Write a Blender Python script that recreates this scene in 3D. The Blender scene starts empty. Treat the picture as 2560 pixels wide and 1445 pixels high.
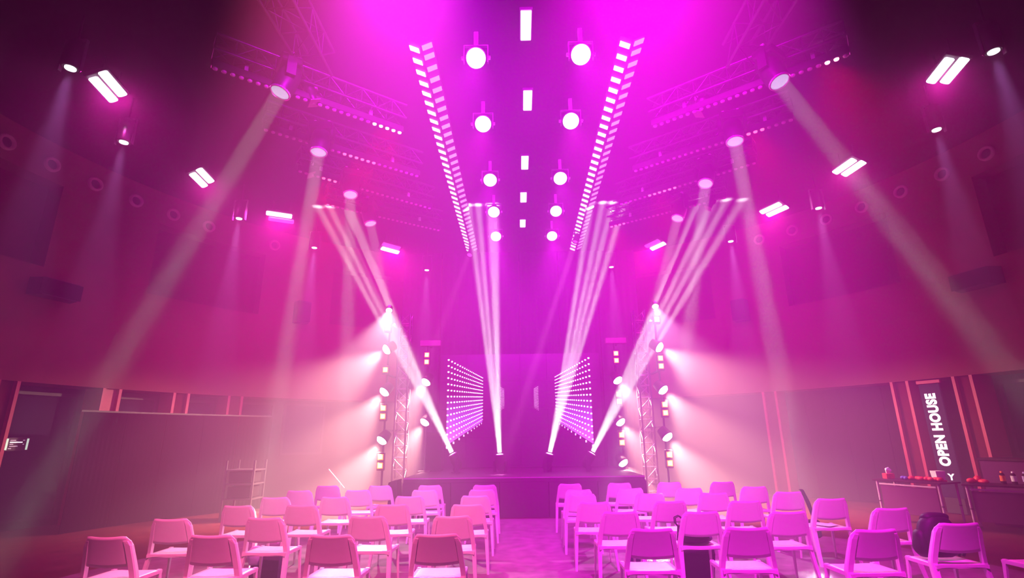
import bpy, math, random
from mathutils import Vector, Matrix
random.seed(7)
R = math.radians
S = bpy.context.scene
COL = S.collection

# ------------------------------------------------------------------ camera
cam_d = bpy.data.cameras.new('camera'); cam = bpy.data.objects.new('camera', cam_d); COL.objects.link(cam)
cam_d.sensor_width = 36.0; cam_d.lens = 36.0*1296.0/2560.0; cam_d.clip_end = 100
_p, _y, _r = R(16.0), R(0.66), R(-0.7)
_f = Vector((-math.sin(_y)*math.cos(_p), math.cos(_y)*math.cos(_p), math.sin(_p)))
_rt = _f.cross(Vector((0,0,1))).normalized(); _up = _rt.cross(_f)
_r2 = _rt*math.cos(_r)+_up*math.sin(_r); _u2 = _r2.cross(_f)
cam.matrix_world = Matrix(((_r2.x,_u2.x,-_f.x,0),(_r2.y,_u2.y,-_f.y,0),(_r2.z,_u2.z,-_f.z,1.6),(0,0,0,1)))
S.camera = cam

# ------------------------------------------------------------------ world: dark hall filled with stage haze
W = bpy.data.worlds.new('world'); S.world = W; W.use_nodes = True
nt = W.node_tree; nt.nodes.clear()
wo = nt.nodes.new('ShaderNodeOutputWorld'); bg = nt.nodes.new('ShaderNodeBackground')
bg.inputs[0].default_value = (0.02,0.0,0.02,1); bg.inputs[1].default_value = 0.02
vs = nt.nodes.new('ShaderNodeVolumeScatter'); vs.inputs['Color'].default_value = (1.0,0.84,0.96,1)
HAZE = 0.058
vs.inputs['Density'].default_value = HAZE; vs.inputs['Anisotropy'].default_value = 0.15
nt.links.new(bg.outputs[0], wo.inputs['Surface']); nt.links.new(vs.outputs[0], wo.inputs['Volume'])
S.view_settings.view_transform = 'Standard'; S.view_settings.look = 'None'
S.view_settings.gamma = 1.0; S.view_settings.use_curve_mapping = False
S.view_settings.exposure = 0.0
cy = S.cycles
cy.use_denoising = True; cy.volume_bounces = 0; cy.max_bounces = 4; cy.diffuse_bounces = 2
cy.glossy_bounces = 2; cy.transmission_bounces = 2; cy.caustics_reflective = False; cy.caustics_refractive = False
cy.sample_clamp_indirect = 4.0; cy.sample_clamp_direct = 0.0

# ------------------------------------------------------------------ light helpers and light levels
def look(d):
    return Vector(d).normalized().to_track_quat('-Z', 'Y')
def spot(name, loc, d, col, w, ang, blend=0.3, rad=0.05, parent=None):
    l = bpy.data.lights.new(name, 'SPOT'); l.energy = w; l.color = col; l.spot_size = R(ang); l.spot_blend = blend
    l.shadow_soft_size = rad
    o = bpy.data.objects.new(name, l); COL.objects.link(o); o.location = loc
    o.rotation_mode = 'QUATERNION'; o.rotation_quaternion = look(d)
    if parent: o.parent = parent; o.location = Vector(loc)-parent.location
    return o
def area(name, loc, d, col, w, sx, sy=None, spread=180, parent=None, disk=False):
    l = bpy.data.lights.new(name, 'AREA'); l.energy = w; l.color = col; l.spread = R(spread)
    if disk: l.shape = 'DISK'; l.size = sx
    else:
        l.shape = 'RECTANGLE'; l.size = sx; l.size_y = sy or sx
    o = bpy.data.objects.new(name, l); COL.objects.link(o); o.location = loc
    o.rotation_mode = 'QUATERNION'; o.rotation_quaternion = look(d)
    if parent: o.parent = parent; o.location = Vector(loc)-parent.location
    return o
MAG = (1.0, 0.005, 0.9)
VIO = (0.75, 0.02, 1.0)
PNK = (1.0, 0.12, 0.55)
WARM = (1.0, 0.52, 0.42)
BEAM = (0.92, 1.0, 0.86)
LAV = (0.75, 0.30, 1.0)
RED = (1.0, 0.0, 0.06)
P_PANEL = 55; P_PAR = 620; P_HOUSE = 2000; P_HEAD = 5.0; P_FLOOR = 20; P_WASH = 3900; P_RED = 19
P_FRONT_L = 9200; P_FRONT_R = 9500; P_CEIL = 760; P_TOP = 3200
# added unseen fill spots for the chair backs, plus ceiling floods out of frame
spot('audience_fill_left', (-0.8,2.0,7.2), (-0.17,0.56,-0.83), (1.0,0.08,0.31), P_FRONT_L, 42, .7, 0.10)
spot('audience_fill_right', (1.2,2.0,7.2), (0.14,0.56,-0.83), (1.0,0.01,0.78), P_FRONT_R, 42, .7, 0.10)
area('ceiling_flood_left', (-1.3,4.0,7.2), (0,0.98,-0.22), (0.8,0.0,1.0), P_CEIL, 0.5, 0.5, 110)
area('ceiling_flood_right', (1.4,4.0,7.2), (0,0.98,-0.22), (1.0,0.0,1.0), P_CEIL, 0.5, 0.5, 110)

# ------------------------------------------------------------------ materials
def mat(name, col, rough=0.6, metal=0.0, emit=None, strength=0.0, noise=0.0, nscale=8.0, bump=0.0, spec=0.5):
    m = bpy.data.materials.new(name); m.use_nodes = True
    n = m.node_tree; b = n.nodes['Principled BSDF']
    b.inputs['Base Color'].default_value = (*col,1); b.inputs['Roughness'].default_value = rough
    b.inputs['Metallic'].default_value = metal; b.inputs['Specular IOR Level'].default_value = spec
    if emit:
        b.inputs['Emission Color'].default_value = (*emit,1); b.inputs['Emission Strength'].default_value = strength
        m.cycles.emission_sampling = 'NONE'
    if noise or bump:
        tc = n.nodes.new('ShaderNodeTexCoord'); nz = n.nodes.new('ShaderNodeTexNoise')
        nz.inputs['Scale'].default_value = nscale; nz.inputs['Detail'].default_value = 5
        n.links.new(tc.outputs['Object'], nz.inputs['Vector'])
        if noise:
            r = n.nodes.new('ShaderNodeMapRange'); r.inputs['From Min'].default_value=0.3; r.inputs['From Max'].default_value=0.7
            r.inputs['To Min'].default_value = 1-noise; r.inputs['To Max'].default_value = 1+noise
            mx = n.nodes.new('ShaderNodeVectorMath'); mx.operation = 'SCALE'; mx.inputs[0].default_value = col
            n.links.new(nz.outputs['Fac'], r.inputs['Value']); n.links.new(r.outputs[0], mx.inputs['Scale'])
            n.links.new(mx.outputs[0], b.inputs['Base Color'])
        if bump:
            bp = n.nodes.new('ShaderNodeBump'); bp.inputs['Strength'].default_value = bump
            n.links.new(nz.outputs['Fac'], bp.inputs['Height']); n.links.new(bp.outputs[0], b.inputs['Normal'])
    return m
M = dict(
 wall=mat('painted_plaster_wall',(0.22,0.07,0.06),0.85,noise=0.08,nscale=3,bump=0.05,spec=0.05),
 ceiling=mat('dark_ceiling_paint',(0.018,0.012,0.018),0.9,noise=0.15,nscale=2,spec=0.05),
 carpet=mat('mottled_light_carpet',(0.22,0.20,0.21),0.95,noise=0.30,nscale=5,bump=0.2,spec=0.05),
 wood=mat('dark_red_wood_floor',(0.10,0.02,0.02),0.55,noise=0.25,nscale=4,spec=0.05),
 dark=mat('black_fabric_panel',(0.010,0.006,0.009),0.95,noise=0.2,nscale=20,spec=0.05),
 darkwall=mat('dark_panelled_wall',(0.014,0.004,0.007),0.7,noise=0.15,nscale=6,spec=0.05),
 glass=mat('dark_blue_window_glass',(0.010,0.010,0.035),0.55,spec=0.08),
 fin=mat('fin_painted_as_lit',(0.50,0.05,0.12),0.5,noise=0.05),  # red light on the pillar edges is put into this colour
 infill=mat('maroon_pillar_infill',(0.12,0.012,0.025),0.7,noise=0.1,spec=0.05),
 stage=mat('black_stage_deck',(0.05,0.03,0.045),0.5,noise=0.15,nscale=10),
 curtain=mat('black_stage_curtain',(0.05,0.03,0.06),0.95,noise=0.2,nscale=15,spec=0.05),
 plastic=mat('white_chair_plastic',(0.86,0.84,0.84),0.42,noise=0.02,nscale=30),
 truss=mat('dark_truss_aluminium',(0.07,0.05,0.08),0.35,0.7,noise=0.1,nscale=20),
 black=mat('black_powder_coat',(0.02,0.015,0.02),0.45,noise=0.1,nscale=30),
 metal=mat('scuffed_aluminium',(0.30,0.28,0.31),0.35,0.9,noise=0.1,nscale=20),
 bright=mat('polished_clamp_steel',(0.85,0.85,0.88),0.3,0.6,noise=0.05),
 lensoff=mat('pale_lens_glass',(0.45,0.50,0.60),0.12,emit=(0.50,0.68,0.85),strength=0.9,noise=0.2,nscale=25),
 lensring=mat('chrome_lens_ring',(0.9,0.9,0.95),0.2,0.8,noise=0.02),
 white_on=mat('lit_white_lens',(1,1,1),0.3,emit=(1,0.95,1),strength=5),
 white_soft=mat('lit_house_lens',(1,1,1),0.3,emit=(0.95,0.9,1),strength=4),
 par_on=mat('lit_par_lens',(1,1,1),0.3,emit=(1,0.90,1),strength=4,noise=0.2,nscale=30),
 panel_on=mat('lit_magenta_panel',(1,1,1),0.3,emit=(1,0.75,1),strength=6),
 panel_dim=mat('dim_magenta_panel',(1,0.6,1),0.3,emit=(1,0.12,0.75),strength=1.0),
 cream=mat('cream_ceiling_light',(1,1,1),0.3,emit=(1,0.86,0.82),strength=3.0),
 cell_bright=mat('bright_strip_cell',(1,1,1),0.3,emit=(1,0.86,0.88),strength=2.2),
 cell_pink=mat('pink_strip_cell',(1,1,1),0.3,emit=(1,0.45,0.95),strength=1.1),
 amber=mat('amber_blinder_cell',(1,0.6,0.1),0.3,emit=(1,0.12,0.0),strength=4),
 amber_core=mat('hot_amber_core',(1,0.9,0.5),0.3,emit=(1,0.72,0.10),strength=7),
 red_on=mat('lit_red_pixel',(1,0.2,0.3),0.3,emit=(1,0.05,0.10),strength=7),
 red_hot=mat('hot_red_pixel',(1,0.7,0.8),0.3,emit=(1,0.22,0.30),strength=7),
 px_off=mat('unlit_pixel_lens',(0.55,0.35,0.5),0.25,noise=0.05),
 screen=mat('black_led_screen',(0.03,0.015,0.035),0.35,noise=0.1,nscale=30),
 dots=mat('white_violet_screen_dots',(1,1,1),0.5,emit=(0.92,0.75,1.0),strength=5.0),
 dots_dim=mat('pink_screen_dots',(1,1,1),0.5,emit=(0.95,0.55,1.0),strength=3.0),
 signface=mat('navy_sign_face',(0.015,0.015,0.04),0.6,emit=(0.05,0.05,0.12),strength=0.10,spec=0.1),
 signtext=mat('white_sign_lettering',(1,1,1),0.5,emit=(0.92,0.95,1),strength=1.6),
 green=mat('pale_green_screen_bar',(0.7,1,0.8),0.5,emit=(0.65,1,0.75),strength=1.1),
 dimtext=mat('dim_screen_text',(0.8,0.8,0.9),0.5,emit=(0.7,0.65,0.8),strength=0.5),
 table=mat('dark_table_top',(0.04,0.015,0.025),0.5,noise=0.1,spec=0.05),
 modesty=mat('plum_modesty_panel',(0.10,0.02,0.09),0.6,noise=0.05,spec=0.05),
 rail=mat('pale_table_rail',(0.42,0.25,0.40),0.4,noise=0.05),
 redbox=mat('red_snack_packet',(0.65,0.03,0.05),0.5,noise=0.3,nscale=30),
 paper=mat('white_paper',(0.8,0.75,0.8),0.7,noise=0.03),
 bluep=mat('blue_packet',(0.10,0.08,0.45),0.5,noise=0.2,nscale=30),
 orange=mat('orange_bottle',(0.9,0.22,0.06),0.35,noise=0.05),
 bagblack=mat('black_nylon_bag',(0.012,0.010,0.016),0.6,noise=0.2,nscale=25,bump=0.3),
 bagpurple=mat('dark_purple_bag',(0.06,0.02,0.10),0.6,noise=0.2,nscale=25,bump=0.2),
 cloth=mat('lavender_cloth',(0.50,0.42,0.75),0.8,noise=0.1,nscale=20,bump=0.2),
 ringmat=mat('pale_nozzle_ring',(0.62,0.35,0.40),0.6,noise=0.03),
 pinkpanel=mat('pale_banner_panel',(0.34,0.14,0.24),0.6,noise=0.03),
)

# ------------------------------------------------------------------ mesh builder
class G:
    def __init__(s, mtx=None): s.v=[]; s.f=[]; s.M = mtx or Matrix.Identity(4); s.smooth=set()
    def add(s, vs, fs, smooth=False):
        o=len(s.v)
        for p in vs: s.v.append(tuple(s.M @ Vector(p)))
        for f in fs:
            if smooth: s.smooth.add(len(s.f))
            s.f.append(tuple(i+o for i in f))
        return s
    def box(s, c, d, rot=None, taper=1.0):
        hx,hy,hz = d[0]/2,d[1]/2,d[2]/2; P=[]
        for z in (-1,1):
            k = taper if z>0 else 1.0
            for x,y in ((-1,-1),(1,-1),(1,1),(-1,1)):
                q = Vector((x*hx*k,y*hy*k,z*hz))
                if rot: q = rot @ q
                P.append(q+Vector(c))
        return s.add(P, [(3,2,1,0),(4,5,6,7),(0,1,5,4),(1,2,6,5),(2,3,7,6),(3,0,4,7)])
    def rbox(s, c, d, b=0.01):        # box with chamfered vertical and horizontal edges
        hx,hy,hz = d[0]/2,d[1]/2,d[2]/2; rings=[]
        for z,k in ((-hz,b),(-hz+b,0),(hz-b,0),(hz,b)):
            x,y = hx-k, hy-k
            rings.append([(c[0]+a,c[1]+e,c[2]+z) for a,e in ((-x+b,-y),(x-b,-y),(x,-y+b),(x,y-b),(x-b,y),(-x+b,y),(-x,y-b),(-x,-y+b))])
        return s.rings(rings, cap=True)
    def rings(s, rings, cap=True, closed=True, smooth=False):
        n=len(rings[0]); P=[p for r in rings for p in r]; F=[]
        for i in range(len(rings)-1):
            for j in range(n if closed else n-1):
                a=i*n+j; b=i*n+(j+1)%n; F.append((a,b,b+n,a+n))
        s.add(P,F,smooth)
        if cap and closed:
            s.add(rings[0],[tuple(reversed(range(n)))]); s.add(rings[-1],[tuple(range(n))])
        return s
    def frame(s, a, b):
        a=Vector(a); b=Vector(b); w=(b-a).normalized()
        u = w.orthogonal().normalized() if abs(w.z)<0.999 else Vector((1,0,0)); v=w.cross(u).normalized(); u=v.cross(w)
        return u,v
    def cyl(s, a, b, r0, r1=None, n=10, smooth=True):
        r1 = r0 if r1 is None else r1; u,v = s.frame(a,b); R2=[]
        for p,r in ((Vector(a),r0),(Vector(b),r1)):
            R2.append([p+(u*math.cos(2*math.pi*k/n)+v*math.sin(2*math.pi*k/n))*r for k in range(n)])
        return s.rings(R2, True, True, smooth)
    def tube(s, pts, r, n=6):
        for i in range(len(pts)-1): s.cyl(pts[i],pts[i+1],r,n=n)
        return s
    def lathe(s, prof, n=20, smooth=True, cap=True):   # profile (z, r) about the local z axis
        R2=[[(r*math.cos(2*math.pi*k/n), r*math.sin(2*math.pi*k/n), z) for k in range(n)] for z,r in prof]
        return s.rings(R2, cap, True, smooth)
    def ball(s, c, r, n=12, m=8):
        R2=[]
        for i in range(1,m):
            t=math.pi*i/m
            R2.append([(c[0]+r[0]*math.sin(t)*math.cos(2*math.pi*k/n), c[1]+r[1]*math.sin(t)*math.sin(2*math.pi*k/n), c[2]-r[2]*math.cos(t)) for k in range(n)])
        return s.rings(R2, True, True, True)
    def grid_solid(s, A, B, smooth=True):   # two matching point grids -> closed shell
        nu=len(A); nv=len(A[0]); P=[p for r in A for p in r]+[p for r in B for p in r]; o=nu*nv; F=[]
        for i in range(nu-1):
            for j in range(nv-1):
                a=i*nv+j; F.append((a,a+1,a+nv+1,a+nv)); F.append((o+a,o+a+nv,o+a+nv+1,o+a+1))
        s.add(P,F,smooth)
        E=[]
        rim=[i*nv for i in range(nu)]+[(nu-1)*nv+j for j in range(1,nv)]+[i*nv+nv-1 for i in range(nu-2,-1,-1)]+[j for j in range(nv-2,0,-1)]
        for k in range(len(rim)):
            a=rim[k]; b=rim[(k+1)%len(rim)]; E.append((a,b,b+o,a+o))
        base=len(s.v)-len(P)
        for f in E: s.f.append(tuple(i+base for i in f))
        return s
    def mesh(s, name):
        me = bpy.data.meshes.new(name); me.from_pydata(s.v, [], s.f)
        me.polygons.foreach_set('use_smooth', [i in s.smooth for i in range(len(s.f))])
        me.update(); return me
def tag(o, label=None, cat=None, group=None, kind=None):
    if label: o['label']=label
    if cat: o['category']=cat
    if group: o['group']=group
    if kind: o['kind']=kind
    return o
def obj(name, g, m, parent=None, label=None, kind=None):
    me = g.mesh(name) if isinstance(g, G) else g
    if isinstance(g, G) or not me.materials: me.materials.append(M[m])
    o = bpy.data.objects.new(name, me); COL.objects.link(o)
    if parent: o.parent = parent
    return tag(o, label, kind=kind)
def fixn(o):   # make normals consistent
    import bmesh
    b=bmesh.new(); b.from_mesh(o.data); bmesh.ops.recalc_face_normals(b, faces=b.faces); b.to_mesh(o.data); b.free(); return o
def thing(name, label, cat, loc=(0,0,0), rz=0, group=None):
    o = bpy.data.objects.new(name, None); COL.objects.link(o); o.location = loc; o.rotation_euler=(0,0,rz); o.empty_display_size=0.1
    return tag(o, label, cat, group)
def T(v): return Matrix.Translation(Vector(v))
def aim(d): return look(d).to_matrix().to_4x4()@Matrix.Rotation(math.pi,4,'X')   # local +z points along d

# ------------------------------------------------------------------ setting: round hall
CX, CY, RW = 0.1, 7.4, 9.7
def pol(az, r, z=0.0):
    a=R(az); return Vector((CX+r*math.sin(a), CY+r*math.cos(a), z))
ZF, ZR0, ZR1, ZC = 2.72, 4.95, 6.70, 7.50
REC = [(-93,-77),(-64.7,-48.5),(-36.6,-21),(21,36.6),(48.6,64.4),(75.2,91)]
def upper_wall(name, a0, a1, rl):
    g=G(); cuts=sorted(set([a0,a1]+[a for r in REC if r[0]>=a0 and r[1]<=a1 for a in r]))
    az=[]
    for i in range(len(cuts)-1):
        n=max(1,int(math.ceil((cuts[i+1]-cuts[i])/2.5))); az += [cuts[i]+(cuts[i+1]-cuts[i])*k/n for k in range(n)]
    az.append(a1); zs=[ZF,ZR0,ZR1,ZC]
    for i in range(len(az)-1):
        mid=(az[i]+az[i+1])/2; rec = any(r[0]<mid<r[1] for r in REC)
        for k in range(3):
            if k==1 and rec:
                p=[pol(az[i],RW,ZR0),pol(az[i+1],RW,ZR0),pol(az[i+1],RW+.4,ZR0),pol(az[i],RW+.4,ZR0)]; g.add(p,[(0,1,2,3)])
                p=[pol(az[i],RW,ZR1),pol(az[i+1],RW,ZR1),pol(az[i+1],RW+.4,ZR1),pol(az[i],RW+.4,ZR1)]; g.add(p,[(3,2,1,0)])
            else:
                g.add([pol(az[i],RW,zs[k]),pol(az[i+1],RW,zs[k]),pol(az[i+1],RW,zs[k+1]),pol(az[i],RW,zs[k+1])],[(3,2,1,0)], True)
        g.add([pol(az[i],RW,ZF),pol(az[i+1],RW,ZF),pol(az[i+1],RW+.8,ZF),pol(az[i],RW+.8,ZF)],[(3,2,1,0)])
    w=obj(name,g,'wall'); tag(w,kind='structure')
    for r0,r1 in REC:
        if r0>=a0 and r1<=a1:
            for a in (r0,r1):
                s=G(); s.add([pol(a,RW,ZR0),pol(a,RW+.4,ZR0),pol(a,RW+.4,ZR1),pol(a,RW,ZR1)],[(0,1,2,3)]); obj('recess_reveal',s,'wall',w)
            s=G(); n=6
            for k in range(n):
                b0=r0+(r1-r0)*k/n; b1=r0+(r1-r0)*(k+1)/n
                s.add([pol(b0,RW+.4,ZR0),pol(b1,RW+.4,ZR0),pol(b1,RW+.4,ZR1),pol(b0,RW+.4,ZR1)],[(3,2,1,0)],True)
            obj('recess_blind',s,'infill',w)
    # lower dark wall set back under the fascia
    s=G(); n=int((a1-a0)/2.5)
    for k in range(n):
        b0=a0+(a1-a0)*k/n; b1=a0+(a1-a0)*(k+1)/n
        s.add([pol(b0,RW+.75,0),pol(b1,RW+.75,0),pol(b1,RW+.75,ZF),pol(b0,RW+.75,ZF)],[(3,2,1,0)],True)
    obj('lower_wall',s,'darkwall',w)
    return w
upper_wall('wall_left',-140,-15,-1); upper_wall('wall_back',-15,15,0); upper_wall('wall_right',15,140,1); upper_wall('wall_front',140,220,0)
g=G(); n=96; P=[pol(360*k/n, RW+.76, 0) for k in range(n)]; g.add(P,[tuple(reversed(range(n)))]); g.add([p-Vector((0,0,.1)) for p in P],[tuple(range(n))])
tag(obj('floor',g,'wood'),kind='structure')
g=G(); P=[pol(360*k/n, RW+.1, ZC) for k in range(n)]; g.add(P,[tuple(range(n))]); g.add([p+Vector((0,0,.1)) for p in P],[tuple(reversed(range(n)))])
tag(obj('ceiling',g,'ceiling'),kind='structure')
g=G(); P=[Vector((0.1+5.85*math.sin(2*math.pi*k/n), 6.2+5.25*math.cos(2*math.pi*k/n), 0.012)) for k in range(n)]
g.rings([[p-Vector((0,0,.011)) for p in P], P])
o=fixn(obj('seating_carpet',g,'carpet')); tag(o,'large round pale mottled carpet under all the chairs','carpet')

# pillars and windows under the fascia
def arcbox(g, a0, a1, r0, r1, z0, z1, n=3):
    for k in range(n):
        b0=a0+(a1-a0)*k/n; b1=a0+(a1-a0)*(k+1)/n
        g.add([pol(b0,r0,z0),pol(b1,r0,z0),pol(b1,r1,z0),pol(b0,r1,z0),pol(b0,r0,z1),pol(b1,r0,z1),pol(b1,r1,z1),pol(b0,r1,z1)],
              [(0,1,5,4),(1,2,6,5),(2,3,7,6),(3,0,4,7),(0,3,2,1),(4,5,6,7)])
    return g
pil = [(-77.6,'left wall pillar beside the green-edged monitor, farthest left'),(-66.6,'broad left wall pillar with its top showing above the black drape'),
       (-57.9,'left wall pillar, middle one above the black drape'),(-50.3,'left wall pillar above the right end of the black drape'),
       (43.6,'right wall pillar nearest the stage with two red-lit edges'),(61.5,'right wall pillar just left of the vertical lettered sign'),
       (68.7,'right wall pillar just right of the vertical lettered sign'),(79.0,'right wall pillar at the far right edge of the view')]
for az,lab in pil:
    t=thing('wall_pillar',lab,'pillar',pol(az,RW,0),group='pillars under the fascia'); Lm=T(-t.location)
    for s_ in (-1,1):
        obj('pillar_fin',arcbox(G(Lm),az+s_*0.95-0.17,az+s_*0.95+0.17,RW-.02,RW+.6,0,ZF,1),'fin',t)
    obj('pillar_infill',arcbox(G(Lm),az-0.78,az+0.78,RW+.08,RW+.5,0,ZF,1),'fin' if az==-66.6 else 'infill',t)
wn=0
for a0,a1,z0,z1 in [(-75.8,-68,0.15,2.6),(-65,-59.2,1.2,2.62),(-56.3,-51.8,1.2,2.62),(-48.6,-43,1.2,2.62),(-41.5,-35,1.2,2.62),(70.2,77.3,1.15,2.6)]:
    wn+=1
    fr=G()
    for q in ((a0,a0+.35,z0,z1),(a1-.35,a1,z0,z1),(a0+.35,a1-.35,z0,z0+.06),(a0+.35,a1-.35,z1-.06,z1)): arcbox(fr,q[0],q[1],RW+.62,RW+.72,q[2],q[3],2)
    w=tag(obj('window_%d'%wn,fr,'black'),kind='structure')
    obj('pane',arcbox(G(),a0+.35,a1-.35,RW+.66,RW+.68,z0+.06,z1-.06,3),'glass',w)
# sliding partition leaves between the pillars on the right, door leaves on the left
t=thing('folding_partition','dark folding partition filling the right wall beneath the fascia near the stage','partition',pol(52,RW+.5,0)); Lm=T(-t.location)
for k in range(6):
    a=45.0+k*2.55; obj('partition_leaf',arcbox(G(Lm),a,a+2.48,RW+.5+0.02*(k%2),RW+.56,0.02,2.66,1),'darkwall',t)
# black drape on the left
t=thing('black_drape','long black pipe-and-drape screen standing along the left wall','drape',pol(-60,9.0,0)); Lm=T(-t.location)
def drape(g,a0,a1,r,z0,z1,folds,amp):
    A=[];B=[]
    n=folds*6
    for i in range(n+1):
        a=a0+(a1-a0)*i/n; rr=r+amp*math.sin(2*math.pi*folds*i/n)
        A.append([pol(a,rr,z0),pol(a,rr,z1)]); B.append([pol(a,rr+.01,z0),pol(a,rr+.01,z1)])
    return g.grid_solid(A,B)
for k in range(5):
    a=-72.0+k*5.2; obj('drape_panel',drape(G(Lm),a,a+5.15,8.95,0.01,2.18,9,0.003),'dark',t)
obj('crossbar',arcbox(G(Lm),-72.2,-45.8,8.98,9.02,2.18,2.215,12),'black',t)

# ------------------------------------------------------------------ port-hole nozzles near the ceiling
for i,az in enumerate([-83.9,-78.9,-73.7,-68.4,-63.2,-57.9,-47.3,77.5,72.3,67.0,61.6,56.4,51.1,45.7]):
    side='left' if az<0 else 'right'; k=i if az<0 else i-7
    t=thing('air_nozzle','round air nozzle high on the %s wall, %s from the frame edge towards the stage'%(side,['first','second','third','fourth','fifth','sixth','seventh'][k]),'air nozzle',pol(az,RW-.01,7.03),group='round air nozzles below the ceiling')
    d=-(pol(az,1)-pol(az,0)); m=aim(d)
    obj('nozzle_ring',G(m).lathe([(0.0,.155),(.05,.15),(.06,.125),(.045,.10),(0.0,.095)],24,cap=False),'ringmat',t)
    obj('nozzle_core',G(m).lathe([(0.0,.10),(.01,.095),(.012,.02)],20),'black',t)

# ------------------------------------------------------------------ wall loudspeakers
def wall_speaker(px, size, tilt, lab):
    az,z=px; t=thing('wall_speaker',lab,'loudspeaker',pol(az,RW-.3,z),group='black loudspeakers on the walls')
    m=aim(-(pol(az,1)-pol(az,0)))@Matrix.Identity(4)
    ux=Vector((math.cos(R(az)),-math.sin(R(az)),0)); uz=Vector((0,0,1)); un=ux.cross(uz)
    m=Matrix(((ux.x,un.x,uz.x,0),(ux.y,un.y,uz.y,0),(ux.z,un.z,uz.z,0),(0,0,0,1)))@Matrix.Rotation(tilt,4,'X')
    w,h=size
    obj('cabinet',G(m).rings([[(-w/2*.8,.15,-h/2),(w/2*.8,.15,-h/2),(w/2,-.15,-h/2),(-w/2,-.15,-h/2)],[(-w/2*.8,.15,h/2),(w/2*.8,.15,h/2),(w/2,-.15,h/2),(-w/2,-.15,h/2)]]),'black',t)
    obj('grille',G(m).rbox((0,-.158 if un.dot(pol(az,1)-pol(az,0))>0 else .158,0),(w*.94,.014,h*.92),.005),'dark',t)
    obj('bracket',G(m).box((0,.24 if un.dot(pol(az,1)-pol(az,0))>0 else -.24,0),(.1,.16,.1)),'black',t)
wall_speaker((-76.3,4.48),(0.80,0.34),0.0,'wide black loudspeaker on the left wall below the big recess')
wall_speaker((-42.0,5.12),(0.40,0.62),0.0,'upright black loudspeaker on the left wall nearer the stage')
wall_speaker((73.8,4.52),(0.80,0.34),0.0,'wide black loudspeaker on the right wall below the recess')
wall_speaker((41.4,5.0),(0.40,0.62),0.0,'upright black loudspeaker on the right wall nearer the stage')

# ------------------------------------------------------------------ stage
t=thing('stage','low black stage platform with a thin pale front edge','stage',(0.07,11.6,0)); Lm=T(-t.location)
obj('deck',G(Lm).box((0.07,13.6,.75),(5.1,3.9,.10)),'stage',t)
for k in range(5):
    obj('front_panel',G(Lm).rbox((-2.0+k*1.035,11.68,.35),(1.02,.04,.70),.006),'stage',t)
for s_ in (-1,1): obj('side_panel',G(Lm).box((0.07+s_*2.5,13.6,.35),(.04,3.8,.70)),'stage',t)
obj('edge_strip',G(Lm).box((0.07,11.645,.785),(5.1,.012,.022)),'rail',t)
# backdrop
t=thing('stage_backdrop','tall black curtain hanging behind the stage screen','curtain',(0,15.6,0))
for k in range(6):
    g=G(); A=[];B=[]; n=36
    for i in range(n+1):
        x=-3.6+k*1.22+1.2*i/n; yy=0.018*math.sin(2*math.pi*6*i/n)
        A.append([(x,yy,0.02),(x,yy,7.3)]); B.append([(x,yy+.01,0.02),(x,yy+.01,7.3)])
    obj('curtain_panel',g.grid_solid(A,B),'curtain',t)
# LED screen with the dotted tunnel
XC,ZCn=-0.01,2.70; SX=4.56; 
t=thing('led_screen','black stage video screen showing a tunnel of violet-white dots','screen',(0,15.0,0.8)); Lm=T((0,-15.0,-0.8))
for i in range(6):
    for j in range(4):
        obj('screen_module',G(Lm).rbox((-2.27+.3825+i*.765,15.06,.82+.39+j*.78),(.762,.10,.777),.004),'screen',t)
PX=1/86.5
def q(g,x0,z0,x1,z1,x2,z2,x3,z3,y=14.998): g.add([(x0,y,z0),(x1,y,z1),(x2,y,z2),(x3,y,z3)],[(0,1,2,3)])
gd=G(Lm); gp=G(Lm)
for s_ in (-1,1):
    for w_ in (0,1):
        ncol=20 if w_==0 else 8
        for c in range(ncol):
            d=(1+c*.050) if w_==0 else (3.75+c*.14)
            X=XC+s_*175*PX/d
            for rr in range(15):
                zt=(94-rr*15.0)*PX; Z=ZCn+zt/d
                hw=2.1*PX/d**1.5; hh=1.8*PX/d
                g_=gd if rr<13 else gp
                if rr==14: hh*=1.6
                if rr==14 and c%2: continue
                q(g_,X-hw,Z-hh,X+hw,Z-hh,X+hw,Z+hh,X-hw,Z+hh)
obj('dot_pattern',gd,'dots',t,kind='stuff'); obj('lower_dot_pattern',gp,'dots_dim',t,kind='stuff')
# violet glow the screen shows behind the lower dots
m=bpy.data.materials.new('violet_screen_glow'); m.use_nodes=True; n_=m.node_tree; b=n_.nodes['Principled BSDF']; b.inputs['Base Color'].default_value=(.02,.0,.03,1)
tc=n_.nodes.new('ShaderNodeTexCoord'); sx=n_.nodes.new('ShaderNodeSeparateXYZ'); mr=n_.nodes.new('ShaderNodeMapRange')
mr.inputs['From Min'].default_value=2.0; mr.inputs['From Max'].default_value=0.45; mr.inputs['To Min'].default_value=0.0; mr.inputs['To Max'].default_value=3.0
n_.links.new(tc.outputs['Object'],sx.inputs[0]); n_.links.new(sx.outputs['Z'],mr.inputs['Value']); n_.links.new(mr.outputs[0],b.inputs['Emission Strength'])
b.inputs['Emission Color'].default_value=(0.55,0.12,1,1); m.cycles.emission_sampling='NONE'; M['glow']=m
for s_ in (-1,1):
    x0=XC+s_*177*PX; x1=XC+s_*90*PX
    g=G(Lm); g.add([(x0,15.003,ZCn+95*PX),(x1,15.003,ZCn+49*PX),(x1,15.003,ZCn-57*PX),(x0,15.003,ZCn-112*PX)],[(0,1,2,3)]); obj('tunnel_glow',g,'glow',t)

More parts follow.
